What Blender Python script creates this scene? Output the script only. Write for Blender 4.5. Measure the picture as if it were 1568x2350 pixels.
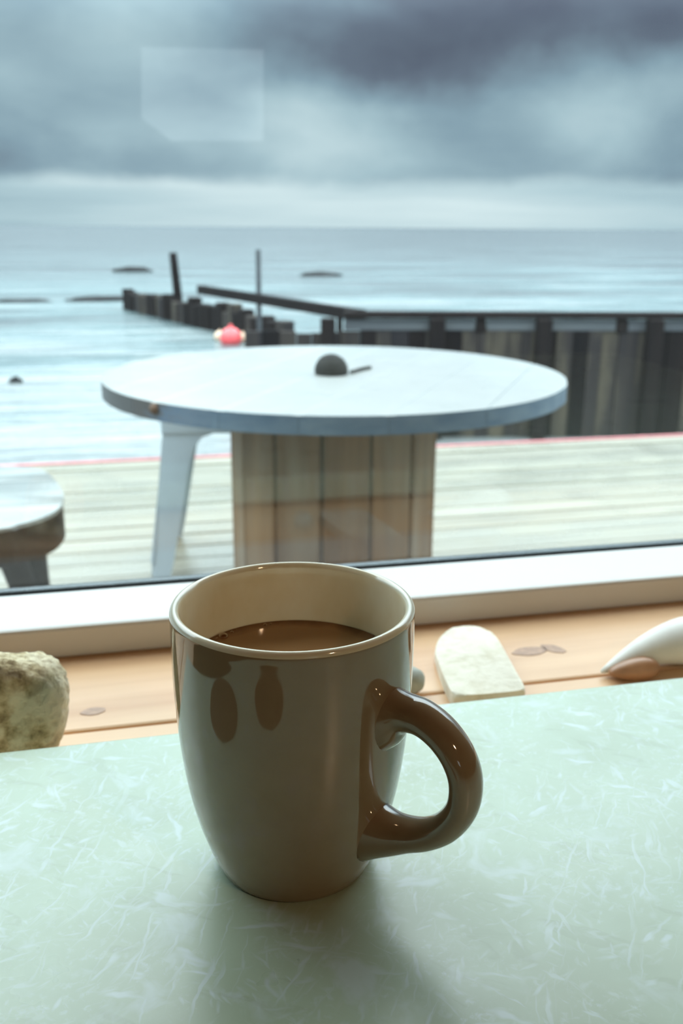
import bpy, bmesh, math, random
from mathutils import Vector, Matrix, noise

random.seed(7)
for o in list(bpy.data.objects):
    bpy.data.objects.remove(o, do_unlink=True)
scene = bpy.context.scene
col = scene.collection

# ------------------------------------------------------------------ camera
IW, IH, F = 1568.0, 2350.0, 2180.0
EYE = Vector((0.0, 0.0, 0.9742))
PITCH = math.atan((1175 - 521.5) / F)
ROLL = 0.008
YAW = math.radians(13.5)
cam_d = bpy.data.cameras.new('camera')
cam = bpy.data.objects.new('camera', cam_d)
col.objects.link(cam)
cam.location = EYE
cam.rotation_euler = (Matrix.Rotation(-YAW, 3, 'Z') @ Matrix.Rotation(math.pi / 2 - PITCH, 3, 'X')
                      @ Matrix.Rotation(ROLL, 3, 'Z')).to_euler()
cam_d.sensor_fit = 'VERTICAL'
cam_d.sensor_height = 36.0
cam_d.lens = 36.0 * F / IH
cam_d.clip_start = 0.02
cam_d.clip_end = 20000
cam_d.dof.use_dof = True
cam_d.dof.focus_distance = 0.30
cam_d.dof.aperture_fstop = 17.0
scene.camera = cam


def ray(px, py):
    a, b = px - IW / 2, py - IH / 2
    c, s = math.cos(ROLL), math.sin(ROLL)
    u, v = (a * c + b * s) / F, -(-a * s + b * c) / F
    y = math.cos(PITCH) + v * math.sin(PITCH)
    z = -math.sin(PITCH) + v * math.cos(PITCH)
    return Vector((u * math.cos(YAW) + y * math.sin(YAW), -u * math.sin(YAW) + y * math.cos(YAW), z))


def at_z(px, py, z):            # the point of a level surface under a pixel
    r = ray(px, py)
    return EYE + r * ((z - EYE.z) / r.z)


def at_y(px, py, y):            # the point of an upright surface parallel to the window
    r = ray(px, py)
    return EYE + r * (y / r.y)


def cw(x, y, z=0):              # camera-heading ground coordinates to world
    return Vector((x * math.cos(YAW) + y * math.sin(YAW), -x * math.sin(YAW) + y * math.cos(YAW), z))


# ------------------------------------------------------------------ node helpers
class NT:
    def __init__(s, tree):
        s.t = tree
        tree.nodes.clear()

    def n(s, typ, props=None, **inp):
        nd = s.t.nodes.new(typ)
        for k, v in (props or {}).items():
            setattr(nd, k, v)
        for k, v in inp.items():
            key = int(k[1:]) if k[0] == 'i' and k[1:].isdigit() else k.replace('_', ' ')
            s.set(nd, key, v)
        return nd

    def set(s, nd, key, v):
        sock = nd.inputs[key]
        if isinstance(v, bpy.types.NodeSocket):
            s.t.links.new(v, sock)
        elif isinstance(v, bpy.types.Node):
            s.t.links.new(v.outputs[0], sock)
        else:
            if isinstance(v, (tuple, list)) and len(v) == 3 and sock.type == 'RGBA':
                v = (*v, 1)
            sock.default_value = v

    def m(s, op, a, b=None, c=None, clamp=False):
        nd = s.t.nodes.new('ShaderNodeMath')
        nd.operation = op
        nd.use_clamp = clamp
        for i, v in enumerate((a, b, c)):
            if v is not None:
                s.set(nd, i, v)
        return nd.outputs[0]

    def mix(s, fac, a, b, blend='MIX'):
        nd = s.t.nodes.new('ShaderNodeMix')
        nd.data_type = 'RGBA'
        nd.blend_type = blend
        s.set(nd, 0, fac)
        s.set(nd, 6, a)
        s.set(nd, 7, b)
        return nd.outputs[2]

    def ramp(s, fac, stops, interp='LINEAR'):
        nd = s.t.nodes.new('ShaderNodeValToRGB')
        cr = nd.color_ramp
        cr.interpolation = interp
        while len(cr.elements) < len(stops):
            cr.elements.new(0.5)
        for e, (p, c) in zip(cr.elements, stops):
            e.position = p
            e.color = (c, c, c, 1) if isinstance(c, (int, float)) else (*c, 1)
        s.set(nd, 0, fac)
        return nd.outputs[0]

    def noise(s, vec, scale, detail=3, rough=0.5, dist=0.0, dim='3D'):
        nd = s.n('ShaderNodeTexNoise', {'noise_dimensions': dim}, Scale=scale, Detail=detail,
                 Roughness=rough, Distortion=dist)
        if vec is not None:
            s.set(nd, 'Vector', vec)
        return nd.outputs[0]

    def mapping(s, vec, scale=(1, 1, 1), rot=(0, 0, 0), loc=(0, 0, 0)):
        return s.n('ShaderNodeMapping', None, Vector=vec, Scale=scale, Rotation=rot, Location=loc).outputs[0]

    def turned(s, vec, ang, scale, loc=(0, 0, 0)):
        return s.mapping(s.mapping(vec, rot=(0, 0, ang), loc=loc), scale=scale)

    def bump(s, h, strength=0.3, dist=0.01):
        return s.n('ShaderNodeBump', None, Height=h, Strength=strength, Distance=dist).outputs[0]


def material(name):
    mt = bpy.data.materials.new(name)
    mt.use_nodes = True
    return mt, NT(mt.node_tree)


def finish(nt, shader):
    o = nt.n('ShaderNodeOutputMaterial')
    nt.set(o, 'Surface', shader)


def principled(nt, color, rough=0.5, normal=None, **kw):
    b = nt.n('ShaderNodeBsdfPrincipled')
    nt.set(b, 'Base Color', color)
    nt.set(b, 'Roughness', rough)
    if normal is not None:
        nt.set(b, 'Normal', normal)
    for k, v in kw.items():
        nt.set(b, k.replace('_', ' '), v)
    finish(nt, b.outputs[0])
    return b


# ------------------------------------------------------------------ world: overcast evening sky
world = bpy.data.worlds.new('overcast_sky')
scene.world = world
world.use_nodes = True
nt = NT(world.node_tree)
tc = nt.n('ShaderNodeTexCoord').outputs['Generated']
sx = nt.n('ShaderNodeSeparateXYZ', None, Vector=tc)
X, Y, Z = sx.outputs
el = nt.m('MULTIPLY', nt.m('ARCSINE', Z), 57.2958)
az = nt.m('MULTIPLY', nt.m('ARCTAN2', X, Y), 57.2958)
warp = nt.m('MULTIPLY', nt.m('SUBTRACT', nt.noise(tc, 9.0, 4, 0.55), 0.5), 5.0)
warp2 = nt.m('MULTIPLY', nt.m('SUBTRACT', nt.noise(nt.mapping(tc, loc=(3, 1, 7)), 11.0, 4, 0.55), 0.5), 3.0)
azw = nt.m('ADD', az, warp)
elw = nt.m('ADD', el, warp2)
# broad cloud masses: (pixel x, pixel y, half-width, half-height in pixels, lighter / darker)
CLOUDS = [
    (1250, 20, 330, 120, -.34), (900, 110, 230, 110, -.30), (1560, 40, 120, 90, -.22), (640, 60, 150, 120, -.12),
    (1080, 180, 130, 60, -.16), (760, 330, 170, 110, .30), (700, 220, 110, 60, .16), (1380, 240, 170, 120, .24),
    (1180, 160, 110, 50, .08), (300, 60, 130, 90, .16), (60, 60, 120, 80, .03), (100, 190, 110, 60, .08),
    (60, 370, 200, 50, -.13), (460, 385, 160, 40, -.06), (240, 310, 120, 50, .06), (1150, 360, 200, 60, -.05),
    (40, 280, 70, 40, -.06), (1540, 330, 70, 60, -.10), (440, 350, 50, 30, .05)]
v = 0.45
for (px, py, wx, wy, amt) in CLOUDS:
    r = ray(px, py)
    a0 = math.degrees(math.atan2(r.x, r.y))
    e0 = math.degrees(math.atan2(r.z, math.hypot(r.x, r.y)))
    k = 0.0236
    da = nt.m('DIVIDE', nt.m('SUBTRACT', azw, a0), wx * k)
    de = nt.m('DIVIDE', nt.m('SUBTRACT', elw, e0), wy * k)
    g = nt.m('EXPONENT', nt.m('MULTIPLY', nt.m('ADD', nt.m('MULTIPLY', da, da), nt.m('MULTIPLY', de, de)), -0.8))
    v = nt.m('MULTIPLY_ADD', g, amt, v)
clouds = nt.noise(nt.mapping(tc, scale=(5, 5, 11)), 1.0, 5, 0.5, 0.3)
v = nt.m('MULTIPLY_ADD', nt.m('SUBTRACT', clouds, 0.5), 0.58, v)
cloud_col = nt.ramp(v, [(0.0, (.08, .10, .145)), (.15, (.115, .152, .205)), (.38, (.22, .33, .40)),
                        (.60, (.355, .50, .56)), (.85, (.55, .70, .74))])
# clear bright strip above the horizon
elb = nt.m('ADD', el, nt.m('MULTIPLY', nt.m('SUBTRACT', nt.noise(nt.mapping(tc, scale=(14, 14, 20)), 1.0, 4), 0.5), 1.3))
strip = nt.ramp(nt.m('DIVIDE', elb, 10.0, clamp=True), [(0.0, 1.0), (.20, 1.0), (.30, 0.0)], 'EASE')
strip_n = nt.noise(nt.mapping(tc, scale=(3.2, 3.2, 34)), 1.0, 4)
rs = ray(800, 470)
strip_c = nt.m('MULTIPLY', nt.m('SUBTRACT', az, math.degrees(math.atan2(rs.x, rs.y))), 1 / 14.0)
strip_g = nt.m('MULTIPLY', nt.m('EXPONENT', nt.m('MULTIPLY', nt.m('MULTIPLY', strip_c, strip_c), -1.0)), 0.30)
strip_v = nt.m('ADD', nt.m('MULTIPLY', strip_n, 0.75), strip_g)
strip_col = nt.ramp(strip_v, [(.2, (.26, .39, .46)), (.45, (.43, .585, .64)), (.75, (.63, .77, .80))])
sky = nt.mix(strip, cloud_col, strip_col)
# overcast sky: luminance rises smoothly towards the zenith
up = nt.m('SUBTRACT', Z, 0.19, clamp=True)
lum = nt.m('MULTIPLY_ADD', nt.n('ShaderNodeMapRange', {'interpolation_type': 'SMOOTHSTEP'}, i0=Z, i1=.16, i2=.52, i3=0.0, i4=1.0).outputs[0], 9.0, 1.0)
white = nt.ramp(nt.m('MULTIPLY', up, 2.2, clamp=True), [(0, 0.0), (1, 0.8)])
sky = nt.mix(white, sky, (.42, .475, .475))
bg = nt.n('ShaderNodeBackground', None, Color=sky, Strength=lum)
wo = nt.n('ShaderNodeOutputWorld')
nt.set(wo, 'Surface', bg.outputs[0])

# ------------------------------------------------------------------ exposure
vs = scene.view_settings
vs.view_transform = 'Standard'
vs.look = 'None'
vs.gamma = 1.0
vs.use_curve_mapping = False
vs.exposure = 0.25

# ------------------------------------------------------------------ object helpers


def tag(o, label=None, cat=None, group=None, kind=None):
    if label:
        o['label'] = label
    if cat:
        o['category'] = cat
    if group:
        o['group'] = group
    if kind:
        o['kind'] = kind
    return o


def empty(name, loc=(0, 0, 0), rz=0.0):
    o = bpy.data.objects.new(name, None)
    o.empty_display_size = 0.05
    col.objects.link(o)
    o.location = loc
    o.rotation_euler = (0, 0, rz)
    return o


def obj(name, bm, mats, parent=None, loc=None, smooth=False):
    me = bpy.data.meshes.new(name)
    bmesh.ops.recalc_face_normals(bm, faces=bm.faces)
    bm.to_mesh(me)
    bm.free()
    for mt in (mats if isinstance(mats, (list, tuple)) else [mats]):
        me.materials.append(mt)
    if smooth:
        me.polygons.foreach_set('use_smooth', [True] * len(me.polygons))
    o = bpy.data.objects.new(name, me)
    col.objects.link(o)
    if parent:
        o.parent = parent
    if loc is not None:
        o.location = loc
    return o


def sharp(o, deg=35):
    me = o.data
    me.polygons.foreach_set('use_smooth', [True] * len(me.polygons))
    me.set_sharp_from_angle(angle=math.radians(deg))
    return o


def instance(o, name, parent, loc=(0, 0, 0), rot=(0, 0, 0), scale=(1, 1, 1)):
    c = bpy.data.objects.new(name, o.data)
    col.objects.link(c)
    c.parent = parent
    c.location = loc
    c.rotation_euler = rot
    c.scale = scale
    return c


def box(bm, lo, hi, bevel=0.0, seg=2):
    vs_ = [bm.verts.new((x, y, z)) for z in (lo[2], hi[2]) for y in (lo[1], hi[1]) for x in (lo[0], hi[0])]
    fs = [bm.faces.new([vs_[i] for i in f]) for f in
          ((0, 2, 3, 1), (4, 5, 7, 6), (0, 1, 5, 4), (2, 6, 7, 3), (0, 4, 6, 2), (1, 3, 7, 5))]
    if bevel:
        es = {e for f in fs for e in f.edges}
        bmesh.ops.bevel(bm, geom=list(es), offset=bevel, segments=seg, profile=0.5, affect='EDGES')
    return bm


def nbox(lo, hi, bevel=0.0, seg=2):
    return box(bmesh.new(), lo, hi, bevel, seg)


def prism(bm, pts, z0, z1, bevel=0.0, seg=2):
    """upright prism over a polygon"""
    a = [bm.verts.new((p[0], p[1], z0)) for p in pts]
    b = [bm.verts.new((p[0], p[1], z1)) for p in pts]
    n = len(pts)
    bot = bm.faces.new(a[::-1])
    top = bm.faces.new(b)
    for i in range(n):
        bm.faces.new((a[i], a[(i + 1) % n], b[(i + 1) % n], b[i]))
    if bevel:
        bmesh.ops.bevel(bm, geom=list(set(top.edges) | set(bot.edges)), offset=bevel, segments=seg, profile=0.5,
                        affect='EDGES')
    return bm


def lathe(bm, prof, n=96, closed=False, mat=lambda i: 0):
    rings = []
    for (r, z) in prof:
        if r < 1e-6:
            rings.append([bm.verts.new((0, 0, z))])
        else:
            rings.append([bm.verts.new((r * math.cos(2 * math.pi * i / n), r * math.sin(2 * math.pi * i / n), z))
                          for i in range(n)])
    for k in range(len(rings) - 1):
        A, B = rings[k], rings[k + 1]
        for i in range(n):
            j = (i + 1) % n
            if len(A) == 1 and len(B) == 1:
                continue
            if len(A) == 1:
                f = bm.faces.new((A[0], B[j], B[i]))
            elif len(B) == 1:
                f = bm.faces.new((A[i], A[j], B[0]))
            else:
                f = bm.faces.new((A[i], A[j], B[j], B[i]))
            f.material_index = mat(k)
    return bm


def catmull(pts, per=8):
    pts = [Vector(p) for p in pts]
    P = [pts[0] * 2 - pts[1]] + pts + [pts[-1] * 2 - pts[-2]]
    out = []
    for i in range(1, len(P) - 2):
        p0, p1, p2, p3 = P[i - 1:i + 3]
        for k in range(per):
            t = k / per
            out.append(0.5 * ((2 * p1) + (p2 - p0) * t + (2 * p0 - 5 * p1 + 4 * p2 - p3) * t * t
                              + (3 * p1 - p0 - 3 * p2 + p3) * t ** 3))
    out.append(pts[-1])
    return out


def sweep(bm, path, dims, side, n=16, cap=True):
    """elliptical tube along a path; dims[i] = (half in-plane, half along 'side')"""
    rings = []
    side = Vector(side).normalized()
    for i, p in enumerate(path):
        t = (path[min(i + 1, len(path) - 1)] - path[max(i - 1, 0)]).normalized()
        u = t.cross(side).normalized()
        s = u.cross(t).normalized()
        a, b = dims[i]
        rings.append([bm.verts.new(p + u * (a * math.cos(2 * math.pi * k / n)) + s * (b * math.sin(2 * math.pi * k / n)))
                      for k in range(n)])
    for A, B in zip(rings, rings[1:]):
        for k in range(n):
            bm.faces.new((A[k], A[(k + 1) % n], B[(k + 1) % n], B[k]))
    if cap:
        bm.faces.new(rings[0][::-1])
        bm.faces.new(rings[-1])
    return bm


def beam(bm, a, b, w, h, up=(0, 0, 1), taper=1.0):
    """square beam from a to b"""
    a, b = Vector(a), Vector(b)
    t = (b - a).normalized()
    s = t.cross(Vector(up)).normalized()
    u = s.cross(t).normalized()
    vv = []
    for p, k in ((a, 1.0), (b, taper)):
        vv += [bm.verts.new(p + s * (sx_ * w / 2 * k) + u * (su * h / 2 * k)) for sx_, su in ((-1, -1), (1, -1), (1, 1), (-1, 1))]
    for f in ((3, 2, 1, 0), (4, 5, 6, 7), (0, 1, 5, 4), (1, 2, 6, 5), (2, 3, 7, 6), (3, 0, 4, 7)):
        bm.faces.new([vv[i] for i in f])
    return bm


def stone(size, seed, sub=4, amp=0.10, fr=1.6, fine=0.02, boxy=0.0):
    bm = bmesh.new()
    bmesh.ops.create_icosphere(bm, subdivisions=sub, radius=1.0)
    off = Vector((seed * 3.1, seed * 1.7, seed * 5.3))
    for vv in bm.verts:
        d = vv.co.normalized()
        if boxy:
            d = d * (abs(d.x) ** boxy + abs(d.y) ** boxy + abs(d.z) ** boxy) ** (-1 / boxy)
        k = 1 + amp * noise.noise(d * fr + off) + fine * noise.noise(d * 9 + off)
        vv.co = Vector((d.x * size[0], d.y * size[1], d.z * size[2])) * k
    return bm


# ------------------------------------------------------------------ materials
M = {}


def wood(name, c0, c1, axis='x', scale=1.0, rough=0.55, knots=0.0, knot_col=(.10, .06, .04), wet=0.0, bump=0.15,
         spec=0.5, blot=None):
    mt, nt = material(name)
    tc = nt.n('ShaderNodeTexCoord').outputs['Object']
    rnd = nt.n('ShaderNodeObjectInfo').outputs['Random']
    offs = nt.n('ShaderNodeCombineXYZ', None, X=nt.m('MULTIPLY', rnd, 37.0), Y=nt.m('MULTIPLY', rnd, 11.0), Z=nt.m('MULTIPLY', rnd, 5.0))
    p = nt.n('ShaderNodeVectorMath', {'operation': 'ADD'}, i0=tc, i1=offs.outputs[0]).outputs[0]
    s = {'x': (1.3, 22, 22), 'y': (22, 1.3, 22), 'z': (22, 22, 1.3)}[axis]
    g = nt.noise(nt.mapping(p, scale=tuple(k * scale for k in s)), 1.0, 5, 0.6, 0.5)
    big = nt.noise(nt.mapping(p, scale=tuple(math.sqrt(k) * scale for k in s)), 0.8, 2)
    f = nt.m('ADD', nt.m('MULTIPLY', g, 0.75), nt.m('MULTIPLY', nt.m('ADD', big, nt.m('MULTIPLY', rnd, 0.5)), 0.35))
    c = nt.ramp(f, [(.35, c0), (.8, c1)])
    if blot:
        b = nt.ramp(nt.noise(nt.mapping(p, scale=tuple(math.sqrt(k) * scale for k in s)), 1.7, 4), [(.5, 0.0), (.7, 1.0)])
        c = nt.mix(b, c, blot)
    if knots:
        ks = {'x': (4, 9, 9), 'y': (9, 4, 9), 'z': (9, 9, 4)}[axis]
        vo = nt.n('ShaderNodeTexVoronoi', None, Vector=nt.mapping(p, scale=tuple(k * scale for k in ks)), Scale=knots)
        kk = nt.ramp(vo.outputs['Distance'], [(.05, 1.0), (.14, 0.0)])
        c = nt.mix(nt.m('MULTIPLY', kk, 0.75), c, knot_col)
    r = nt.ramp(nt.noise(nt.mapping(p, scale=(5, 5, 5)), 1.0, 3), [(.35, max(.02, rough - wet)), (.65, rough)])
    nb = nt.bump(g, bump, 0.002)
    principled(nt, c, r, nb, Specular_IOR_Level=spec)
    return mt


def plain(name, c, rough=0.5, var=0.12, scale=20.0, bump=0.0, **kw):
    mt, nt = material(name)
    tc = nt.n('ShaderNodeTexCoord').outputs['Object']
    n = nt.noise(tc, scale, 4, 0.6)
    lo = tuple(max(0, k * (1 - var)) for k in c)
    hi = tuple(min(1, k * (1 + var)) for k in c)
    cc = nt.ramp(n, [(.3, lo), (.7, hi)])
    principled(nt, cc, rough, nt.bump(n, bump, 0.002) if bump else None, **kw)
    return mt


M['pine'] = wood('sill_pine', (.50, .235, .10), (.78, .50, .29), 'x', 1.3, rough=0.38, bump=0.05)
M['white_paint'] = plain('white_frame_paint', (.66, .645, .62), 0.28, 0.02, 6)
M['gasket'] = plain('black_rubber_gasket', (.01, .011, .011), 0.8, 0.1, Specular_IOR_Level=0.1)
M['wall'] = plain('warm_wall_paint', (.24, .155, .10), 0.8, 0.04, 3)
M['ceiling'] = plain('ceiling_paint', (.34, .26, .20), 0.85, 0.03, 3)
M['floor'] = wood('floor_boards', (.12, .07, .04), (.20, .12, .07), 'y', 1.0, rough=0.5)
M['deck'] = wood('wet_grey_decking', (.085, .072, .047), (.235, .215, .162), 'x', 1.0, rough=0.42, wet=0.22, bump=0.25)
M['deck_red'] = plain('faded_red_paint', (.42, .12, .13), 0.5, 0.2)
M['stave'] = wood('drum_stave_wood', (.085, .042, .018), (.30, .178, .082), 'z', 1.0, rough=0.65, knots=0.55,
                  blot=(.27, .215, .155), bump=0.3)
M['white_top'] = plain('wet_white_painted_wood', (.45, .465, .46), 0.02, 0.05, 9, IOR=1.9)
M['metal'] = plain('pale_blue_enamelled_steel', (.48, .58, .66), 0.32, 0.04, 12)
M['rust'] = plain('rusty_steel', (.10, .055, .035), 0.7, 0.3, 60)
M['dark_wood'] = wood('dark_wet_wood', (.007, .004, .003), (.02, .012, .009), 'x', 1.0, rough=0.6, wet=0.1, spec=0.18)
M['grey_wood'] = wood('wet_silver_wood', (.19, .205, .21), (.36, .38, .375), 'x', 1.3, rough=0.30, wet=0.16, bump=0.12)
M['pile'] = wood('jetty_pile_wood', (.006, .006, .012), (.042, .034, .030), 'z', 0.35, rough=0.8, blot=(.085, .07, .05), bump=0.5, spec=0.2)
M['pile_dark'] = wood('jetty_dark_timber', (.004, .0035, .005), (.014, .010, .010), 'z', 0.4, rough=0.85, bump=0.5, spec=0.12)
M['jetty_grey'] = wood('jetty_grey_board', (.05, .054, .064), (.105, .112, .12), 'x', 0.4, rough=0.7, bump=0.4, spec=0.2)
M['black_stone'] = plain('dark_grey_stone', (.022, .022, .021), 0.8, 0.25, 40, 0.2, Specular_IOR_Level=0.25)
M['shell_white'] = plain('chalk_white_shell', (.84, .82, .77), 0.55, 0.10, 30, 0.1)
M['shell_brown'] = plain('brown_shell_lip', (.42, .21, .11), 0.35, 0.25, 40)
M['stone_grey'] = plain('grey_green_pebble', (.40, .41, .36), 0.6, 0.12, 60, 0.1)
M['buoy_red'] = plain('red_plastic_float', (.80, .10, .11), 0.35, 0.05)
M['buoy_cream'] = plain('cream_plastic_float', (.70, .50, .36), 0.4, 0.05)
M['rock'] = plain('wet_dark_rock', (.018, .018, .02), 0.8, 0.3, 2, Specular_IOR_Level=0.15)
M['table_leg'] = plain('table_leg_steel', (.35, .35, .34), 0.35, 0.05)

# speckled limestone with pores
mt, nt = material('rough_sandstone')
tc = nt.n('ShaderNodeTexCoord').outputs['Object']
a = nt.noise(tc, 110, 6, 0.65)
b = nt.noise(tc, 38, 3, 0.6)
c = nt.ramp(nt.m('ADD', nt.m('MULTIPLY', a, .6), nt.m('MULTIPLY', b, .4)),
            [(.38, (.22, .15, .075)), (.47, (.62, .50, .29)), (.56, (.92, .82, .58))])
sep = nt.n('ShaderNodeSeparateXYZ', None, Vector=tc)
side = nt.ramp(nt.m('ADD', nt.m('MULTIPLY', sep.outputs[0], 18.0), nt.noise(tc, 60, 3)), [(.60, 0.0), (.95, 1.0)])
c = nt.mix(nt.m('MULTIPLY', side, .6), c, (.72, .63, .50))  # paler right side: light falling on the stone put into its colour
principled(nt, c, 0.85, nt.bump(nt.m('ADD', a, b), 0.8, 0.004))
M['sandstone'] = mt

mt, nt = material('white_limestone')
tc = nt.n('ShaderNodeTexCoord').outputs['Object']
a = nt.noise(tc, 130, 5, 0.6)
b = nt.noise(tc, 30, 3, 0.6)
c = nt.ramp(nt.m('ADD', nt.m('MULTIPLY', a, .5), nt.m('MULTIPLY', b, .5)), [(.34, (.70, .63, .49)), (.54, (.86, .80, .68))])
principled(nt, c, 0.8, nt.bump(a, 0.5, 0.002))
M['limestone'] = mt

# table laminate: pale green with scattered white shards
mt, nt = material('pale_green_flecked_laminate')
tc = nt.n('ShaderNodeTexCoord').outputs['Object']
wv = nt.n('ShaderNodeTexNoise', None, Vector=tc, Scale=60.0, Detail=3.0)
wc = nt.n('ShaderNodeVectorMath', {'operation': 'SUBTRACT'}, i0=wv.outputs['Color'], i1=(.5, .5, .5)).outputs[0]
ws = nt.n('ShaderNodeVectorMath', {'operation': 'SCALE'}, i0=wc, Scale=0.007).outputs[0]
pw = nt.n('ShaderNodeVectorMath', {'operation': 'ADD'}, i0=tc, i1=ws).outputs[0]
total = None
for i, (ang, sx_, sy_, th, amt) in enumerate([
        (25, 42, 150, .655, .9), (-38, 48, 190, .66, .85), (78, 44, 160, .665, .85), (-70, 56, 210, .67, .75),
        (5, 36, 150, .675, .75), (52, 80, 300, .655, .6), (-15, 90, 320, .66, .5), (110, 24, 330, .65, .7), (-52, 22, 350, .655, .7)]):
    q = nt.turned(pw, math.radians(ang), (sx_, sy_, 1), (i * .73, i * .31, 0))
    nn = nt.noise(q, 1.0, 2.0, 0.55, 0.2, '2D')
    s = nt.ramp(nn, [(th - .01, 0.0), (th + .10, amt)])
    mk = nt.ramp(nt.noise(nt.mapping(tc, loc=(i * 2.2, i * 5.7, i)), 22, 2), [(.44, 0.0), (.56, 1.0)])
    s = nt.m('MULTIPLY', s, mk)
    total = s if total is None else nt.m('MAXIMUM', total, s)
blot = nt.ramp(nt.noise(pw, 48, 4, 0.6, 0.6), [(.56, 0.0), (.70, .60)])
speck = nt.ramp(nt.noise(pw, 300, 4, 0.65), [(.54, 0.0), (.68, .7)])
speck = nt.m('MULTIPLY', speck, nt.ramp(nt.noise(tc, 30, 3), [(.42, 0.0), (.60, 1.0)]))
total = nt.m('MAXIMUM', nt.m('MAXIMUM', total, blot), speck)
base = nt.ramp(nt.noise(pw, 16, 4, 0.6), [(.32, (.40, .485, .345)), (.68, (.455, .575, .435))])
vein = nt.ramp(nt.noise(nt.turned(pw, .6, (30, 120, 1)), 1.0, 3, .5, .6, '2D'), [(.62, 0.0), (.70, .45)])
base = nt.mix(vein, base, (.34, .41, .28))
c = nt.mix(nt.m('MULTIPLY', total, 0.85), base, (.60, .70, .72))
smear = nt.ramp(nt.noise(tc, 14, 4, .6), [(.35, .26), (.7, .38)])
principled(nt, c, smear, nt.bump(nt.noise(tc, 260, 3), 0.03, 0.001), IOR=1.65)
M['laminate'] = mt

# glazed stoneware
mt, nt = material('greige_glaze')
tc = nt.n('ShaderNodeTexCoord').outputs['Object']
c = nt.ramp(nt.noise(tc, 70, 4, .6), [(.3, (.30, .205, .118)), (.7, (.33, .23, .136))])
principled(nt, c, 0.05, None, IOR=1.9)
M['glaze'] = mt
mt, nt = material('cream_glaze')
tc = nt.n('ShaderNodeTexCoord').outputs['Object']
c = nt.ramp(nt.noise(nt.mapping(tc, scale=(60, 60, 40)), 1.0, 3, .6), [(.35, (.84, .73, .50)), (.65, (.90, .82, .62))])
principled(nt, c, 0.08, None, IOR=1.8)
M['cream'] = mt
mt, nt = material('milky_coffee')
tc = nt.n('ShaderNodeTexCoord').outputs['Object']
sp = nt.n('ShaderNodeVectorMath', {'operation': 'LENGTH'}, i0=tc).outputs['Value']
edge = nt.ramp(nt.m('ADD', nt.m('MULTIPLY', sp, 24.0), nt.m('MULTIPLY', nt.noise(tc, 120, 3), .12)), [(.86, 0.0), (1.0, 1.0)])
c = nt.mix(edge, (.33, .175, .075), (.12, .05, .02))
principled(nt, c, 0.07, None, Specular_IOR_Level=0.45)
M['coffee'] = mt
mt, nt = material('bubble_film')
g = nt.n('ShaderNodeBsdfGlossy', None, Color=(.9, .8, .7), Roughness=0.05)
t = nt.n('ShaderNodeBsdfTransparent', None, Color=(.80, .62, .45))
fr = nt.n('ShaderNodeLayerWeight', None, Blend=.55)
finish(nt, nt.n('ShaderNodeMixShader', None, Fac=fr.outputs['Facing'], i1=t.outputs[0], i2=g.outputs[0]).outputs[0])
M['bubble'] = mt

# window glass: clear with Fresnel reflection and a faint diffuse film
mt, nt = material('window_glass')
g = nt.n('ShaderNodeBsdfGlossy', None, Color=(1, 1, 1), Roughness=0.0)
t = nt.n('ShaderNodeBsdfTransparent', None, Color=(.985, .992, .99))
geo = nt.n('ShaderNodeNewGeometry')
cs = nt.m('ABSOLUTE', nt.n('ShaderNodeVectorMath', {'operation': 'DOT_PRODUCT'}, i0=geo.outputs['Incoming'], i1=geo.outputs['Normal']).outputs['Value'])
fr = nt.n('ShaderNodeMath', {'operation': 'MULTIPLY_ADD'}, i0=nt.m('POWER', nt.m('SUBTRACT', 1.0, cs), 5.0), i1=0.957, i2=0.043)
gl = nt.n('ShaderNodeMixShader', None, Fac=fr.outputs[0], i1=t.outputs[0], i2=g.outputs[0])
d = nt.n('ShaderNodeBsdfDiffuse', None, Color=(.8, .84, .82))
tl = nt.n('ShaderNodeBsdfTranslucent', None, Color=(.8, .84, .82))
dt = nt.n('ShaderNodeMixShader', None, Fac=.6, i1=d.outputs[0], i2=tl.outputs[0])
tc = nt.n('ShaderNodeTexCoord').outputs['Object']
film = nt.ramp(nt.noise(tc, 3.0, 4, .6), [(.3, .004), (.75, .012)])
finish(nt, nt.n('ShaderNodeMixShader', None, Fac=film, i1=gl.outputs[0], i2=dt.outputs[0]).outputs[0])
M['glass'] = mt

# sea
mt, nt = material('grey_sea_water')
geo = nt.n('ShaderNodeNewGeometry').outputs['Position']
w1 = nt.noise(nt.mapping(geo, scale=(.55, 1.9, 1), rot=(0, 0, -.15)), 1.0, 5, .6, .4, '2D')
w2 = nt.noise(nt.mapping(geo, scale=(.045, .22, 1), rot=(0, 0, -.2)), 1.0, 4, .55, .3, '2D')
w3 = nt.noise(nt.mapping(geo, scale=(.13, .62, 1), rot=(0, 0, -.12)), 1.0, 4, .6, .3, '2D')
hgt = nt.m('ADD', nt.m('MULTIPLY', w1, .35), nt.m('MULTIPLY', w2, 2.2))
hgt = nt.m('MULTIPLY_ADD', w3, .9, hgt)
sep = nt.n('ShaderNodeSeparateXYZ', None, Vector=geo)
# paler water by the shore, darker grey further out
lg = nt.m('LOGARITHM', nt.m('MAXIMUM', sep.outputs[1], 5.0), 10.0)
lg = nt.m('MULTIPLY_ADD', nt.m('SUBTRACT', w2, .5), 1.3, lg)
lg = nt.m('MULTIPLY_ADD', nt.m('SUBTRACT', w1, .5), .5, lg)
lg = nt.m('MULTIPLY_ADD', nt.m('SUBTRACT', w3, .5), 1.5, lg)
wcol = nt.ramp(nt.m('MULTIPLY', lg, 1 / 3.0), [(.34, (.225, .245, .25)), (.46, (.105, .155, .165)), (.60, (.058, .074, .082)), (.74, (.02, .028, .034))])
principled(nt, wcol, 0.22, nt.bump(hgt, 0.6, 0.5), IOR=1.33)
M['sea'] = mt

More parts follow.
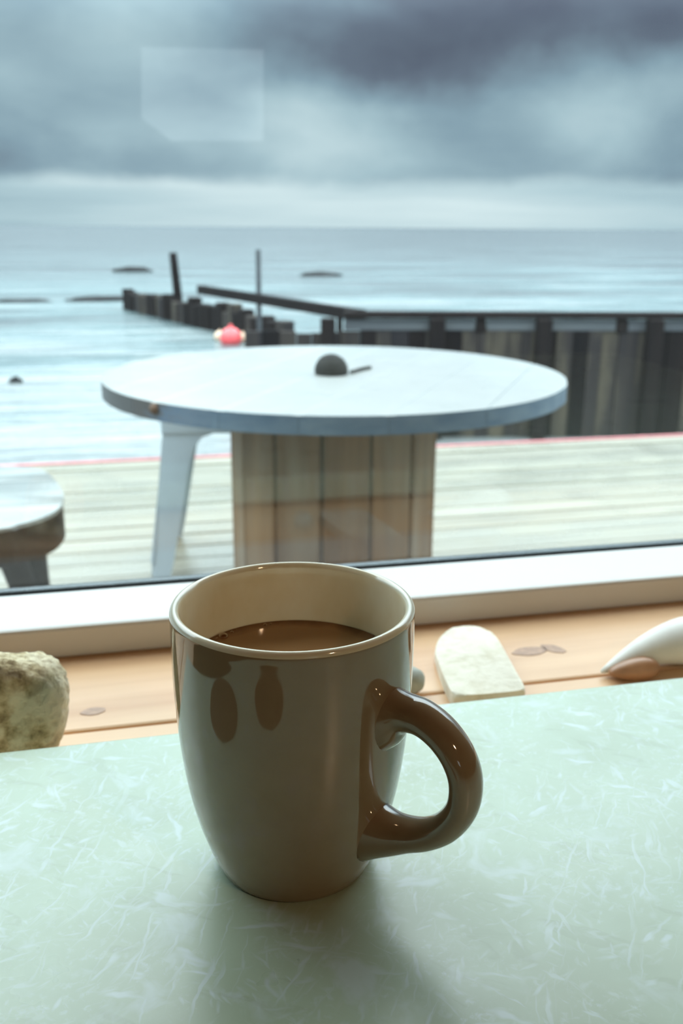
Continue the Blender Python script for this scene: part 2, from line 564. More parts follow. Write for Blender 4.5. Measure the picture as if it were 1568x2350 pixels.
mt, nt = material('frosted_lamp_panel')
tc = nt.n('ShaderNodeTexCoord').outputs['Object']
e = nt.n('ShaderNodeEmission', None, Color=nt.ramp(nt.noise(tc, 3, 2), [(.3, (.72, .86, .90)), (.7, (.82, .93, .95))]), Strength=0.9)
finish(nt, e.outputs[0])
M['lamp'] = mt

# white painted drum flange; blue-grey rim is shaded sky reflection painted in, bare dark wood at its worn end
mt, nt = material('blue_shade_rim')
geo = nt.n('ShaderNodeNewGeometry').outputs['Position']
sep = nt.n('ShaderNodeSeparateXYZ', None, Vector=geo)
n1 = nt.noise(nt.mapping(geo, scale=(14, 14, 40)), 1.0, 4, .6)
c = nt.ramp(n1, [(.3, (.065, .13, .22)), (.65, (.13, .205, .285))])
worn = nt.ramp(nt.m('ADD', nt.m('MULTIPLY', sep.outputs[0], -1.6), nt.m('MULTIPLY', n1, .35)), [(-.10 + .10, 0.0), (.07, .92)])
c = nt.mix(worn, c, (.055, .05, .05))
principled(nt, c, 0.45, nt.bump(n1, 0.3, 0.003))
M['blue_rim'] = mt

# ------------------------------------------------------------------ room shell
TZ = 0.75                     # table top
SZ = 0.72                     # sill surface
WIN_Y0 = 0.556                # inner face of the window frame
FRZ = 0.7407                  # top of the bottom rail
RX0, RX1, RY0 = -1.7, 2.5, -3.5
OX0, OX1, OZ1 = -0.9, 0.95, 1.43   # window opening
WY0, WY1 = 0.42, 0.70         # window wall

o = obj('floor', nbox((RX0, RY0, -0.05), (RX1, WY0, 0.0)), M['floor'])
tag(o, 'brown wooden floor of the room', 'floor', kind='structure')
o = obj('ceiling', nbox((RX0, RY0, 2.45), (RX1, WY0, 2.5)), M['ceiling'])
tag(o, 'pale ceiling of the room', 'ceiling', kind='structure')
o = obj('wall_back', nbox((RX0 - .1, RY0 - .1, -0.05), (RX1 + .1, RY0, 2.5)), M['wall'])
tag(o, 'warm beige wall behind the table', 'wall', kind='structure')
o = obj('wall_left', nbox((RX0 - .1, RY0, -0.05), (RX0, WY1, 2.5)), M['wall'])
tag(o, 'warm beige wall at the left end of the room', 'wall', kind='structure')
o = obj('wall_right', nbox((RX1, RY0, -0.05), (RX1 + .1, WY1, 2.5)), M['wall'])
tag(o, 'warm beige wall at the right end of the room', 'wall', kind='structure')
bm = bmesh.new()
box(bm, (RX0, WY0, -0.05), (RX1, WY1, SZ - .03))
box(bm, (RX0, WY0, SZ - .03), (OX0, WY1, OZ1))
box(bm, (OX1, WY0, SZ - .03), (RX1, WY1, OZ1))
box(bm, (RX0, WY0, OZ1), (RX1, WY1, 2.5))
o = obj('wall_front', bm, M['wall'])
tag(o, 'window wall with the wide sea-facing opening', 'wall', kind='structure')

# window sill of pine boards
sill = empty('trim_1', (0, 0, SZ))
tag(sill, 'honey pine sill boards under the wide window', 'window sill', kind='structure')
seam = at_z(330, 1662, SZ).y
for (y0, y1) in ((0.385, seam - .0008), (seam + .0008, WIN_Y0 + .060)):
    o = obj('plank', nbox((OX0, y0, -.03), (OX1, y1, 0.0), 0.0018), M['pine'], sill)
# dark knots set into the boards
mt, nt = material('pine_knot')
tc = nt.n('ShaderNodeTexCoord').outputs['Object']
c = nt.ramp(nt.noise(tc, 220, 3), [(.35, (.34, .19, .12)), (.65, (.46, .26, .16))])
principled(nt, c, .45)
for (px, py, a, b, rz) in ((1216, 1495, .0115, .006, .05), (1270, 1489, .008, .005, -.9), (214, 1633, .0065, .0042, .1)):
    p = at_z(px, py, SZ)
    bm = bmesh.new()
    vv = [bm.verts.new((a * math.cos(k * math.pi / 8) * (1 + .12 * math.sin(k * 1.7)), b * math.sin(k * math.pi / 8), 0)) for k in range(16)]
    bm.faces.new(vv)
    r = bmesh.ops.extrude_face_region(bm, geom=bm.faces[:])
    for q in r['geom']:
        if isinstance(q, bmesh.types.BMVert):
            q.co.z -= .003
    o = obj('knot', bm, mt, sill, (p.x, p.y, .0003))
    o.rotation_euler.z = rz

# window
win = empty('window_1', (0, WIN_Y0, SZ))
tag(win, 'wide white-framed window looking out to the sea', 'window', kind='structure')
WD = 0.062                    # depth of the frame in front of the glass
dz = FRZ - SZ


def wpart(name, lo, hi, mat, bev=0.0025):
    return obj(name, nbox(lo, hi, bev), mat, win)


wpart('bottom_rail', (OX0, 0, 0), (OX1, WD, dz), M['white_paint'])
wpart('outer_rail', (OX0, WD, -.028), (OX1, .13, dz - .034), M['white_paint'])
wpart('top_rail', (OX0, 0, OZ1 - SZ - .06), (OX1, .13, OZ1 - SZ), M['white_paint'])
wpart('side_rail', (OX0, 0, dz), (OX0 + .06, .13, OZ1 - SZ - .06), M['white_paint'])
wpart('side_rail', (OX1 - .06, 0, dz), (OX1, .13, OZ1 - SZ - .06), M['white_paint'])
wpart('gasket', (OX0 + .06, WD, dz - .012), (OX1 - .06, WD + .012, dz + .0004), M['gasket'], 0.0005)
o = obj('pane', nbox((OX0 + .06, WD + .003, dz + .001), (OX1 - .06, WD + .009, OZ1 - SZ - .06)), M['glass'], win)

# lit panel on the rear wall, seen mirrored in the pane
bm = bmesh.new()
gy = WIN_Y0 + WD + .003
vy = 2 * gy - RY0 - .02
pp = []
for (px, py) in ((325, 108), (605, 113), (605, 322), (395, 322), (325, 270)):
    r = ray(px, py)
    q = EYE + r * (vy / r.y)
    pp.append((q.x, q.z))
cx = sum(p[0] for p in pp) / 5
cz = sum(p[1] for p in pp) / 5
vv = [bm.verts.new((p[0] - cx, 0, p[1] - cz)) for p in pp]
bm.faces.new(vv)
r = bmesh.ops.extrude_face_region(bm, geom=bm.faces[:])
for q in r['geom']:
    if isinstance(q, bmesh.types.BMVert):
        q.co.y -= .02
o = obj('wall_lamp', bm, M['lamp'], None, (cx, RY0 + .02, cz))
tag(o, 'pale lit panel with a cut corner, mirrored in the window glass', 'lamp')

# warm pendant lamp hanging in the room, its glint shows in the glaze
pl_ = empty('pendant_lamp', (.75, -1.1, 2.45))
tag(pl_, 'small warm pendant lamp hanging from the ceiling', 'lamp')
M['shade'] = plain('black_lamp_shade', (.03, .028, .026), .5, .1)
mt, nt = material('warm_bulb')
tc = nt.n('ShaderNodeTexCoord').outputs['Object']
e = nt.n('ShaderNodeEmission', None, Color=nt.ramp(nt.noise(tc, 8, 1), [(.3, (1.0, .62, .30)), (.7, (1.0, .66, .34))]), Strength=40.0)
finish(nt, e.outputs[0])
bm = bmesh.new()
sweep(bm, [Vector((0, 0, 0)), Vector((0, 0, -.3)), Vector((0, 0, -.42))], [(.003, .003)] * 3, (1, 0, 0), 8)
obj('cord', bm, M['shade'], pl_)
bm = lathe(bmesh.new(), [(.018, -.40), (.020, -.43), (.07, -.47), (.11, -.53), (.115, -.56), (.112, -.56), (.107, -.53), (.067, -.474), (.016, -.435)], 40)
obj('shade', bm, M['shade'], pl_, smooth=True)
bm = bmesh.new()
bmesh.ops.create_uvsphere(bm, u_segments=24, v_segments=16, radius=.032)
obj('bulb', bm, mt, pl_, (0, 0, -.53), smooth=True)
ld = bpy.data.lights.new('bulb_light', 'POINT')
ld.energy = 12.0
ld.color = (1.0, .66, .38)
ld.shadow_soft_size = .05
lo_ = bpy.data.objects.new('bulb_light', ld)
col.objects.link(lo_)
lo_.parent = pl_
lo_.location = (0, 0, -.60)

# ------------------------------------------------------------------ the table indoors
tab = empty('cafe_table', (0.2, 0.0, 0.0))
tag(tab, 'cafe table with pale green laminate top flecked with white shards', 'table')
o = obj('tabletop', nbox((-.355, -.40, TZ - .024), (.72, .398, TZ), 0.0015), M['laminate'], tab)
for sx_ in (-.30, .66):
    for sy_ in (-.34, .33):
        bm = bmesh.new()
        sweep(bm, [Vector((sx_, sy_, 0)), Vector((sx_, sy_, .37)), Vector((sx_, sy_, TZ - .024))], [(.015, .015), (.018, .018), (.02, .02)], (1, 0, 0), 14)
        sharp(obj('leg', bm, M['table_leg'], tab))

# ------------------------------------------------------------------ mug
MUG = cw(-.0165, .3033)
mug = empty('coffee_mug', (MUG.x, MUG.y, TZ))
tag(mug, 'glazed greige mug of coffee with cream inside and looped handle', 'mug')
H = .1011
prof = [(0, .0030), (.0235, .0030), (.0252, .0004), (.0266, 0.0), (.0279, .0009), (.0288, .0030)]
ctrl = [(.0288, .0030), (.0306, .0070), (.0325, .0125), (.0350, .0205), (.0379, .0335), (.0402, .0505), (.0415, .0690), (.0419, .0860), (.0419, .0965)]
prof += [(p.x, p.y) for p in catmull([(a, b, 0) for a, b in ctrl], 5)][1:]
nout = len(prof)
rim = []
for k in range(1, 12):
    t = math.pi * k / 12
    rim.append((.0402 + .00175 * math.cos(t), .0986 + .0025 * math.sin(t)))
prof += [(.04195, .0985)] + rim + [(.0384, .0965)]
nrim = len(prof)
inn = [(.0384, .0965), (.0384, .080), (.0375, .062), (.0355, .045), (.0320, .028), (.0280, .015), (.020, .0085), (0, .0075)]
prof += [(p.x, max(p.y, .0075)) for p in catmull([(a, b, 0) for a, b in inn], 5)][1:-1] + [(0, .0075)]
bm = lathe(bmesh.new(), prof, 128, mat=lambda i: 0 if i < nout + 1 else 1)
body = obj('body', bm, [M['glaze'], M['cream']], mug, smooth=True)

tow = Vector((-MUG.x, -MUG.y, 0)).normalized()
rt = Vector((-tow.y, tow.x, 0))
if cw(1, 0).dot(rt) < 0:
    rt = -rt
HAZ = math.radians(52)
hd = tow * math.cos(HAZ) + rt * math.sin(HAZ)
hs = Vector((-hd.y, hd.x, 0))
cl = [(.0345, .0705), (.0395, .0715), (.0450, .0732), (.0525, .0735), (.0600, .0702), (.0660, .0640), (.0690, .0560), (.0682, .0465),
      (.0632, .0378), (.0560, .0318), (.0480, .0283), (.0410, .0262), (.0320, .0250)]
dm = [(.0165, .0125), (.0120, .0098), (.0070, .0073), (.0058, .0068), (.0054, .0068), (.0052, .0068), (.0051, .0068), (.0051, .0067),
      (.0052, .0066), (.0054, .0066), (.0062, .0070), (.0084, .0081), (.0128, .0100)]
path = catmull([hd * a + Vector((0, 0, b)) for a, b in cl], 7)
dd = [(v_.x, v_.y) for v_ in catmull([(a, b, 0) for a, b in dm], 7)]
obj('handle', sweep(bmesh.new(), path, dd, hs, 28), M['glaze'], mug, smooth=True)

# coffee
LZ = .0770
cof = empty('coffee', (MUG.x, MUG.y, TZ + LZ))
tag(cof, 'milky brown coffee inside the mug', 'coffee')
R = .0379
bm = lathe(bmesh.new(), [(0, 0), (R * .5, 0), (R * .9, 0), (R * .97, .0003), (R, .0009), (R * .97, -.006), (0, -.006)], 96)
obj('liquid', bm, M['coffee'], cof, smooth=False)
sharp(cof.children[0], 40)
for (px, py, rr) in ((509, 1461, .0019), (527, 1449, .0008), (538, 1445, .0006), (498, 1467, .0007), (607, 1433, .0009), (620, 1431, .0007), (560, 1440, .0005)):
    p = at_z(px, py, TZ + LZ) - Vector(cof.location)
    if Vector((p.x, p.y)).length > R - rr:
        p = p * ((R - rr) / Vector((p.x, p.y)).length)
    bm = bmesh.new()
    bmesh.ops.create_uvsphere(bm, u_segments=20, v_segments=12, radius=rr)
    for q in bm.verts:
        q.co.z *= .75
    obj('bubble', bm, M['bubble'], cof, (p.x, p.y, rr * .15), smooth=True)

# two round cork coasters beyond the left edge of the view; the glaze mirrors them
M['cork'] = plain('dark_brown_cork', (.070, .036, .018), 0.8, 0.3, 300, 0.2)
for (x, y, label) in ((-.108, .243, 'round dark cork coaster left of the mug, mirrored in its glaze'),
                      (-.045, .128, 'round dark cork coaster in front of the mug, mirrored in its glaze')):
    bm = lathe(bmesh.new(), [(0, 0), (.0392, 0), (.040, .0008), (.040, .0022), (.0392, .003), (0, .003)], 48)
    o = obj('coaster', bm, M['cork'], None, (x, y, TZ))
    sharp(o, 40)
    tag(o, label, 'coaster', 'cork coasters on the cafe table')

# ------------------------------------------------------------------ finds on the sill
p = at_z(50, 1738, SZ)
bm = stone((.0235, .0160, .0268), 3, 5, .09, 1.2, .05, 3.2)
rot = Matrix.Rotation(math.radians(8), 4, 'Y')
bmesh.ops.transform(bm, matrix=rot, verts=bm.verts)
zmin = min(q.co.z for q in bm.verts)
o = obj('beach_stone', bm, M['sandstone'], None, (p.x, p.y, SZ - zmin - .0006), smooth=True)
tag(o, 'tall rough speckled tan stone standing on the pine sill', 'stone')

th = .008
px_out = [(998, 1492), (1008, 1466), (1032, 1444), (1062, 1434), (1105, 1437), (1136, 1458), (1158, 1492), (1182, 1536), (1204, 1576),
          (1198, 1583), (1140, 1590), (1085, 1594), (1046, 1594), (1034, 1582), (1016, 1545)]
pts = [at_z(a, b, SZ + th) for a, b in px_out]
pts = catmull(pts + [pts[0]], 3)[:-1]
c0 = sum(pts, Vector()) / len(pts)
bm = prism(bmesh.new(), [(q.x - c0.x, q.y - c0.y) for q in pts][::-1], 0, th, .0022, 3)
o = obj('flat_stone', bm, M['limestone'], None, (c0.x, c0.y, SZ))
sharp(o, 50)
tag(o, 'flat white arch-shaped stone lying on the pine sill', 'stone')

p = at_z(940, 1590, SZ)
bm = stone((.0085, .0085, .0080), 9, 3, .08)
zmin = min(q.co.z for q in bm.verts)
o = obj('pebble', bm, M['stone_grey'], None, (p.x, p.y, SZ - zmin - .0003), smooth=True)
tag(o, 'small rounded grey pebble half hidden behind the mug handle', 'stone')

# whelk shell: a tapering whorl with a brown mouth
p0 = at_z(1382, 1533, SZ + .006)
shell = empty('sea_shell', (p0.x, p0.y, SZ))
tag(shell, 'white pointed sea shell with brown mouth on the sill', 'shell')
ax = Vector((1, -.06, .0))
bm = bmesh.new()
path, dims = [], []
for k in range(15):
    t = k / 14
    path.append(Vector((.075 * t, .010 * math.sin(t * 2.2) - .004 * t, .0035 + .0120 * math.sin(min(t, .9) * 1.6) ** 1.1)))
    r_ = .0012 + .0175 * t ** .9 if t < .75 else (.0012 + .0175 * .75 ** .9) * math.sqrt(max(.0, 1 - ((t - .75) / .27) ** 2)) + .0005
    dims.append((r_ * .95, r_ * 1.05))
sweep(bm, path, dims, (0, 1, 0), 28)
for q in bm.verts:
    q.co.z = max(q.co.z, 0.0002)
    q.co += q.normal * .0006 * math.sin(q.co.x * 600)
obj('shell_body', bm, M['shell_white'], shell, smooth=True)
bm = bmesh.new()
bmesh.ops.create_uvsphere(bm, u_segments=24, v_segments=14, radius=1.0)
for q in bm.verts:
    q.co = Vector((q.co.x * .0150 * (1 if q.co.x > 0 else 1.1), q.co.y * .0070, q.co.z * .0066 * (1.0 + .25 * q.co.x)))
o = obj('mouth', bm, M['shell_brown'], shell, (.0185, -.0058, .0058), smooth=True)
o.rotation_euler = (math.radians(-18), math.radians(-4), math.radians(-6))

# ------------------------------------------------------------------ sea and deck
SEA = EYE.z - 2.4
DZ = EYE.z - .93
bm = bmesh.new()
vv = [bm.verts.new(q) for q in ((-6000, -8, 0), (6000, -8, 0), (9000, 9000, 0), (-9000, 9000, 0))]
bm.faces.new(vv)
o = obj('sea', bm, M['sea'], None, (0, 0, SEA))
tag(o, 'grey choppy sea reaching to the horizon', 'sea', kind='structure')

deck = empty('deck', (0, 0, DZ))
tag(deck, 'wet grey boarded deck outside the window', 'deck', kind='structure')
DE = 3.90
NB = 28
pw_ = (DE - .74) / NB
proto = None
for i in range(NB):
    y = .74 + (i + .5) * pw_
    if proto is None:
        proto = obj('plank', nbox((-3.2, -pw_ / 2 + .004, -.028), (4.6, pw_ / 2 - .004, 0), .003, 1), M['deck'], deck, (0, y, 0))
    else:
        instance(proto, 'plank', deck, (random.uniform(-.2, .2), y, random.uniform(-.003, .003)))
obj('edge_strip', nbox((-3.2, 0, -.09), (4.6, .025, .006), .002), M['deck_red'], deck, (0, DE, 0))
for x in (-2.8, -1.2, .4, 2.0, 3.6):
    obj('joist', nbox((-.04, .74, -.16), (.04, DE, -.031)), M['dark_wood'], deck, (x, 0, 0))
    for y in (.9, 3.7):
        obj('post', nbox((-.06, -.06, SEA - DZ - .4), (.06, .06, -.16)), M['dark_wood'], deck, (x, y, 0))

# ------------------------------------------------------------------ cable drum table
SP = cw(-.0172, 2.0896)
ST = EYE.z - .3069
FT = .034
RS, RC = .5, .225
drum = empty('cable_drum_table', (SP.x, SP.y, DZ))
tag(drum, 'round cable drum table with wet white top on the deck', 'table')
hgt = ST - DZ


def disc_board(x0, x1, r, z0, z1, rz):
    n = 10
    a = [(x0 + (x1 - x0) * k / n) for k in range(n + 1)]
    top_ = [(x, math.sqrt(max(0, r * r - x * x))) for x in a]
    pts = top_[::-1] + [(x, -y) for x, y in top_]
    pts = [p_ for i_, p_ in enumerate(pts) if i_ == 0 or (Vector(p_) - Vector(pts[i_ - 1])).length > 1e-4]
    if (Vector(pts[0]) - Vector(pts[-1])).length < 1e-4:
        pts.pop()
    c_, s_ = math.cos(rz), math.sin(rz)
    pts = [(x * c_ - y * s_, x * s_ + y * c_) for x, y in pts]
    bm = bmesh.new()
    prism(bm, pts, z0, z1, .0006, 1)
    for f in bm.faces:
        f.normal_update()
        f.material_index = 0 if f.normal.z > .6 else 1
    return bm


# the boards run so that one joint meets the far rim at the notch seen there
nq = at_z(1112, 812, ST) - SP
brz = math.radians(-32)
nx = nq.x * math.cos(-brz) - nq.y * math.sin(-brz)
step = .145
edges = [-RS]
k0 = nx - step * math.floor((nx + RS) / step)
e = k0
if e + RS < .04:
    e += step
while e < RS - .04:
    edges.append(e)
    e += step
edges.append(RS)
for a, b in zip(edges, edges[1:]):
    obj('top_board', disc_board(a + .0004, b - .0004, RS, hgt - FT, hgt, brz), [M['white_top'], M['blue_rim']], drum)
    obj('base_board', disc_board(a * .6 + .002, b * .6 - .002, RS * .6, 0.002, FT, brz + .4), [M['dark_wood'], M['dark_wood']], drum)
ns = 14
for k in range(ns):
    a0 = 2 * math.pi * k / ns + .11
    w = 2 * RC * math.sin(math.pi / ns) - .006
    ang = a0
    bm = nbox((-.022, -w / 2, FT), (.0 + random.uniform(-.002, .003), w / 2, hgt - FT), .003, 1)
    o = obj('stave', bm, M['stave'], drum, (RC * math.cos(ang), RC * math.sin(ang), 0))
    o.rotation_euler.z = ang
bm = lathe(bmesh.new(), [(0, FT), (RC - .028, FT), (RC - .028, hgt - FT), (0, hgt - FT)], 40)
obj('drum_core', bm, M['pile_dark'], drum)
q = at_z(342, 925, ST) - Vector(drum.location)
bm = bmesh.new()
bmesh.ops.create_icosphere(bm, subdivisions=2, radius=.011)
d_ = Vector((q.x, q.y, 0)).normalized()
obj('bolt', bm, M['rust'], drum, (d_.x * RS, d_.y * RS, hgt - .012), smooth=True)

# dark ball and a stray twig on top
p = at_z(765, 862, ST)
bm = stone((.0365, .0365, .0365), 5, 4, .03, 1.5, .008)
for q in bm.verts:
    q.co.z = max(q.co.z, -.0085)
o = obj('domed_stone', bm, M['black_stone'], None, (p.x, p.y + .02, ST + .0085), smooth=True)
tag(o, 'dark domed stone on the white drum table', 'stone')
a = at_z(806, 858, ST)
b = at_z(850, 847, ST)
bm = bmesh.new()
mid = (a + b) / 2
path = [Vector((a.x - mid.x, a.y - mid.y, .004)), Vector((0, .003, .0045)), Vector((b.x - mid.x, b.y - mid.y, .004))]
sweep(bm, catmull(path, 4), [(.004, .004)] * 9, (0, 0, 1), 8)
o = obj('twig', bm, M['black_stone'], None, (mid.x, mid.y, ST), smooth=True)
tag(o, 'thin grey stick lying on the drum table beside the dark stone', 'stick')

# ------------------------------------------------------------------ metal stool behind the drum
fo = at_z(346, 1338, DZ)
SHT = .49
ang = math.radians(-9)
half_b, half_t = .205, .150
c_, s_ = math.cos(ang), math.sin(ang)
# front-left foot sits at the pixel
off = Vector((-half_b * c_ + half_b * s_, -half_b * s_ - half_b * c_, 0))
sc = Vector((fo.x, fo.y, 0)) - off
stool = empty('metal_stool', (sc.x, sc.y, DZ), ang)
tag(stool, 'pale blue sheet-metal stool with splayed legs behind the drum table', 'stool')


def sheet(bm, quads, t):
    """thin plate from outline points (front face), thickness towards +n"""
    P = [Vector(q) for q in quads]
    n = (P[1] - P[0]).cross(P[-1] - P[0]).normalized() * t
    A = [bm.verts.new(q) for q in P]
    B = [bm.verts.new(q + n) for q in P]
    k = len(P)
    bm.faces.new(A)
    bm.faces.new(B[::-1])
    for i in range(k):
        bm.faces.new((A[i], B[i], B[(i + 1) % k], A[(i + 1) % k]))


for rz in range(4):
    bm = bmesh.new()
    # one face of the leg in the plane of a stool side, plus its return flange
    for side_ in (0, 1):
        def P(u, z):
            k = z / SHT
            h = half_b + (half_t - half_b) * k
            return Vector((-h + u, -h, z)) if side_ == 0 else Vector((-h, -h + u, z))
        outl = [P(.012, 0), P(.050, 0), P(.058, .06), P(.072, .25), P(.077, .32), P(.086, .365), P(.105, .393), P(.135, .403), P(.135, .432), P(.0, .432), P(0, .25), P(-.004, .06)]
        sheet(bm, outl if side_ else outl[::-1], .003)
    o = obj('leg', bm, M['metal'], stool)
    o.rotation_euler.z = rz * math.pi / 2
    bm = nbox((-half_t - .012, -half_t - .014, .403), (half_t + .012, -half_t - .008, SHT - .004), .002, 1)
    o = obj('apron', bm, M['metal'], stool)
    o.rotation_euler.z = rz * math.pi / 2
bm = nbox((-half_t - .014, -half_t - .014, SHT - .012), (half_t + .014, half_t + .014, SHT), .005, 2)
obj('seat', bm, M['metal'], stool)

# ------------------------------------------------------------------ wooden stool at the left
WZ = EYE.z - .48
px_out = [(138, 1118), (146, 1146), (128, 1172), (90, 1190), (40, 1204), (0, 1213)]
top_back = [(-60, 1066), (0, 1069), (60, 1071), (108, 1085)]
pts = [at_z(a, b, WZ) for a, b in top_back + px_out]
left = [pts[-1] + Vector((-.12, -.012, 0)), pts[-1] + Vector((-.22, .03, 0)), pts[-1] + Vector((-.25, .15, 0)), pts[-1] + Vector((-.21, .30, 0)), pts[0] + Vector((-.06, .0, 0))]
loop = catmull(pts + left + [pts[0]], 5)[:-1]
c0 = sum(loop, Vector()) / len(loop)
ws_ = empty('wooden_stool', (c0.x, c0.y, DZ))
tag(ws_, 'dark wooden stool with rounded rain-wet seat on the deck', 'stool')
wz = WZ - DZ
poly = [Vector((q.x - c0.x, q.y - c0.y, 0)) for q in loop]
ys = [q.y for q in poly]
y0, y1 = min(ys), max(ys)


def clip(poly, n, d):
    out = []
    for a_, b_ in zip(poly, poly[1:] + poly[:1]):
        da, db = a_.dot(n) - d, b_.dot(n) - d
        if da <= 0:
            out.append(a_)
        if (da < 0) != (db < 0) and abs(da - db) > 1e-9:
            out.append(a_.lerp(b_, da / (da - db)))
    return out


cuts = [y0 - .01, y0 + (y1 - y0) * .33, y0 + (y1 - y0) * .66, y1 + .01]
for a, b in zip(cuts, cuts[1:]):
    pl = clip(clip(poly, Vector((0, 1, 0)), b - .0012), Vector((0, -1, 0)), -(a + .0012))
    pl2 = []
    for q in pl:
        if not pl2 or (q - pl2[-1]).length > 1e-4:
            pl2.append(q)
    if (pl2[0] - pl2[-1]).length < 1e-4:
        pl2.pop()
    bm = prism(bmesh.new(), [(q.x, q.y) for q in pl2], wz - .007, wz, .002, 2)
    sharp(obj('seat_board', bm, M['grey_wood'], ws_), 50)
bm = prism(bmesh.new(), [(q.x * .985, q.y * .985) for q in poly], wz - .070, wz - .0075, .004, 2)
sharp(obj('seat_rim', bm, M['dark_wood'], ws_), 50)
for i, (px0, py0, px1, py1) in enumerate(((18, 1262, 62, 1352),)):
    a = at_z(px0, py0, DZ + wz - .085)
    a = Vector((a.x - c0.x, a.y - c0.y, wz - .07))
    foot = at_y(px1, py1, at_z(px0, py0, DZ + wz - .085).y)
    b = Vector((foot.x - c0.x, foot.y - c0.y, foot.z - DZ))
    dirv = (b - a)
    e_ = a + dirv * (a.z / -dirv.z) if dirv.z < 0 else b
    mid_ = a.lerp(e_, .45) + Vector((.012, 0, 0))
    for k in range(4):
        bm = bmesh.new()
        path = catmull([a, a.lerp(e_, .25) - Vector((.004, 0, 0)), mid_, e_], 5)
        n_ = len(path)
        sweep(bm, path, [(.026 - .006 * j / n_, .026 - .006 * j / n_) for j in range(n_)], (0, 1, 0), 12)
        o = obj('leg', bm, M['dark_wood'], ws_, smooth=True)
        o.rotation_euler.z = k * math.pi / 2

# ------------------------------------------------------------------ jetty
CAPD = 0.925
J0 = at_z(830, 714, EYE.z - CAPD)
J1 = at_z(1568, 717, EYE.z - CAPD)
dirj = (J1 - J0).normalized()
LJ = (J1 - J0).length
jet = empty('timber_jetty', (J0.x, J0.y, SEA), math.atan2(dirj.y, dirj.x))
tag(jet, 'dark timber jetty wall with grey top board, running past the deck', 'jetty')
s0, s1 = -1.35, LJ + 3.0
capz = EYE.z - CAPD - SEA
obj('cap_beam', nbox((-.2, -.10, capz - .075), (s1, .10, capz), .01, 1), M['pile_dark'], jet)
u = s0
proto_p = None
i = 0
while u < s1:
    w = random.uniform(.16, .24)
    top_ = capz - .17 + random.uniform(-.02, .02) - (.0 if u > -.1 else .07)
    bm = nbox((0, -.03, -.5), (w - .004, .03, top_), .004, 1)
    o = obj('plank', bm, M['pile'] if random.random() < .72 else M['pile_dark'], jet, (u, random.uniform(-.012, .012), 0))
    u += w
    i += 1
u = -.35
while u < s1 - .2:
    obj('post', nbox((-.085, -.20, -.6), (.085, -.045, capz - .07), .012, 1), M['pile_dark'], jet, (u + random.uniform(-.08, .08), 0, 0))
    u += 1.25
u = -.2
while u < s1 - .3:
    obj('rail_board', nbox((0, -.045, capz - .215), (1.52, -.005, capz - .085), .008, 1), M['jetty_grey'], jet, (u, 0, 0))
    obj('rail_block', nbox((0, -.06, capz - .23), (.12, .02, capz - .08), .008, 1), M['pile_dark'], jet, (u + 1.53, 0, 0))
    u += 1.66
# long rail running seawards from the bend
rb = at_z(460, 657, EYE.z - CAPD) - J0
ja = -math.atan2(dirj.y, dirj.x)
end = Vector((rb.x * math.cos(ja) - rb.y * math.sin(ja), rb.x * math.sin(ja) + rb.y * math.cos(ja), 0))
obj('sea_rail', beam(bmesh.new(), Vector((0, 0, capz - .05)), Vector((end.x, end.y, capz - .05)), .12, .13), M['pile_dark'], jet)
for (t, top_, mt_) in ((.10, capz - .115, 'pile_dark'), (.56, capz + .62, 'jetty_grey')):
    q = end * t + Vector((0, .12 if t > .5 else 0, 0))
    obj('post', nbox((-.034, -.034, -.6), (.034, .034, top_), .006, 1), M[mt_], jet, (q.x, q.y, 0))

# low breakwater behind it
B0 = at_z(292, 709, SEA)
B1 = at_z(600, 784, SEA)
dirb = (B1 - B0).normalized()
LB = (B1 - B0).length
bw = empty('breakwater', (B0.x, B0.y, SEA), math.atan2(dirb.y, dirb.x))
tag(bw, 'low dark pile breakwater stretching out to the left', 'breakwater')
u = 0
while u < LB + 1.0:
    w = random.uniform(.30, .42)
    h = .54 + random.uniform(-.05, .07) + (.12 if random.random() < .16 else 0)
    obj('pile', nbox((0, -.14, -.6), (w - .02, .14, h), .02, 1), M['pile_dark'] if random.random() < .6 else M['pile'], bw, (u, random.uniform(-.04, .04), 0))
    u += w


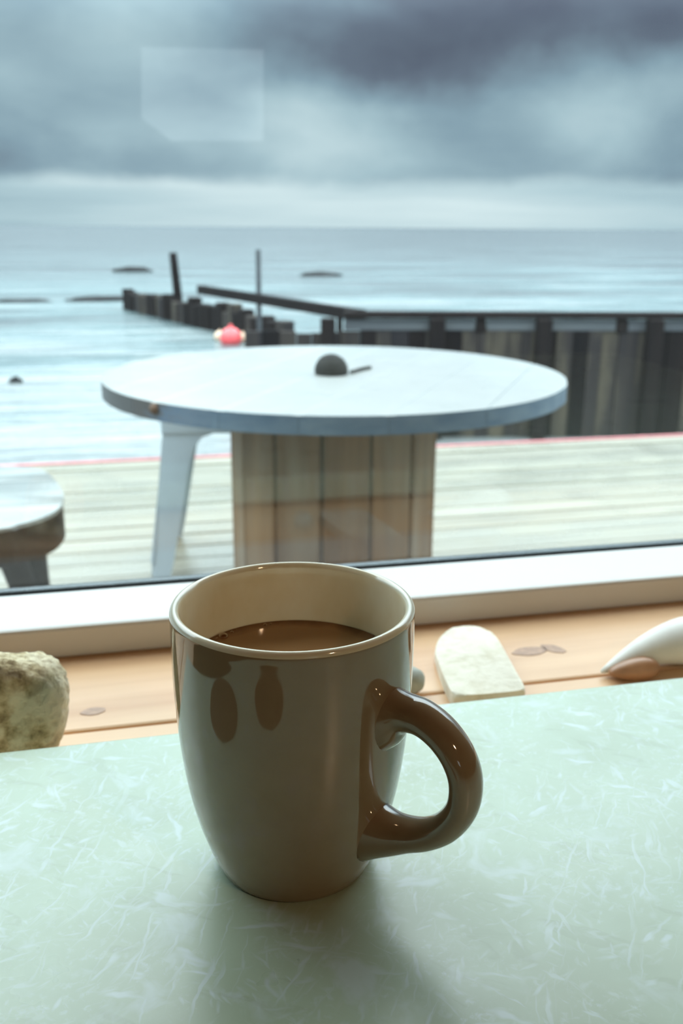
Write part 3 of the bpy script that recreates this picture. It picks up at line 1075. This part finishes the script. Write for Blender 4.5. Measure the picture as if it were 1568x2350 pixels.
# leaning mooring post fixed to the breakwater
d_m = math.hypot(*(at_z(412, 738, SEA)[:2])) + .3
r0, r1 = ray(410, 695), ray(397, 580)
a = EYE + r0 * (d_m / math.hypot(r0.x, r0.y))
b = EYE + r1 * (d_m / math.hypot(r1.x, r1.y))
foot = a + (b - a) / (b.z - a.z) * (SEA - .5 - a.z)
bm = bmesh.new()
path = [foot.lerp(b, k / 6) for k in range(7)]
sweep(bm, path, [(.13 * (1 - .25 * k / 6), .13 * (1 - .25 * k / 6)) for k in range(7)], (0, 1, 0), 10)
bmesh.ops.transform(bm, matrix=(Matrix.Translation(bw.location) @ Matrix.Rotation(bw.rotation_euler.z, 4, 'Z')).inverted(), verts=bm.verts)
obj('mooring_post', bm, M['pile_dark'], bw, smooth=True)

# floats
for (px, py, r_, name, label, mat) in ((530, 774, .235, 'red_buoy', 'red round buoy floating beside the dark breakwater', M['buoy_red']),
                                       (505, 772, .13, 'cream_float', 'small cream float left of the red buoy', M['buoy_cream']),
                                       (557, 776, .13, 'cream_float', 'small cream float right of the red buoy', M['buoy_cream'])):
    p = at_z(px, py, SEA)
    p += (Vector((EYE.x, EYE.y, SEA)) - p).normalized() * (1.3 if name == 'red_buoy' else .7)
    bu = empty(name, (p.x, p.y, SEA))
    tag(bu, label, 'buoy')
    bm = bmesh.new()
    bmesh.ops.create_uvsphere(bm, u_segments=24, v_segments=16, radius=r_)
    for q in bm.verts:
        q.co.z = q.co.z * .95 + r_ * .55
    obj('float_body', bm, mat, bu, smooth=True)
    bm = bmesh.new()
    sweep(bm, [Vector((0, 0, r_ * 1.4)), Vector((0, 0, r_ * 1.75))], [(r_ * .22, r_ * .22), (r_ * .16, r_ * .16)], (1, 0, 0), 12)
    obj('eyelet', bm, mat, bu)

# rocks awash
for (px, py, sx_, sz_, label) in ((36, 878, .11, .10, 'lone dark rock in the shallow water at the left'),
                                  (235, 690, 1.2, .15, 'long dark rock awash at the end of the breakwater'),
                                  (50, 692, 1.0, .09, 'low dark rock awash far left of the breakwater'),
                                  (305, 624, 1.1, .26, 'dark rock breaking the water behind the breakwater'),
                                  (735, 633, 1.2, .20, 'dark rock breaking the far water behind the rail')):
    p = at_z(px, py, SEA)
    bm = stone((sx_, sx_ * .4, sz_), px * .1, 3, .3, 2.2, .05)
    o = obj('sea_rock', bm, M['rock'], None, (p.x, p.y, SEA), smooth=True)
    tag(o, label, 'rock')
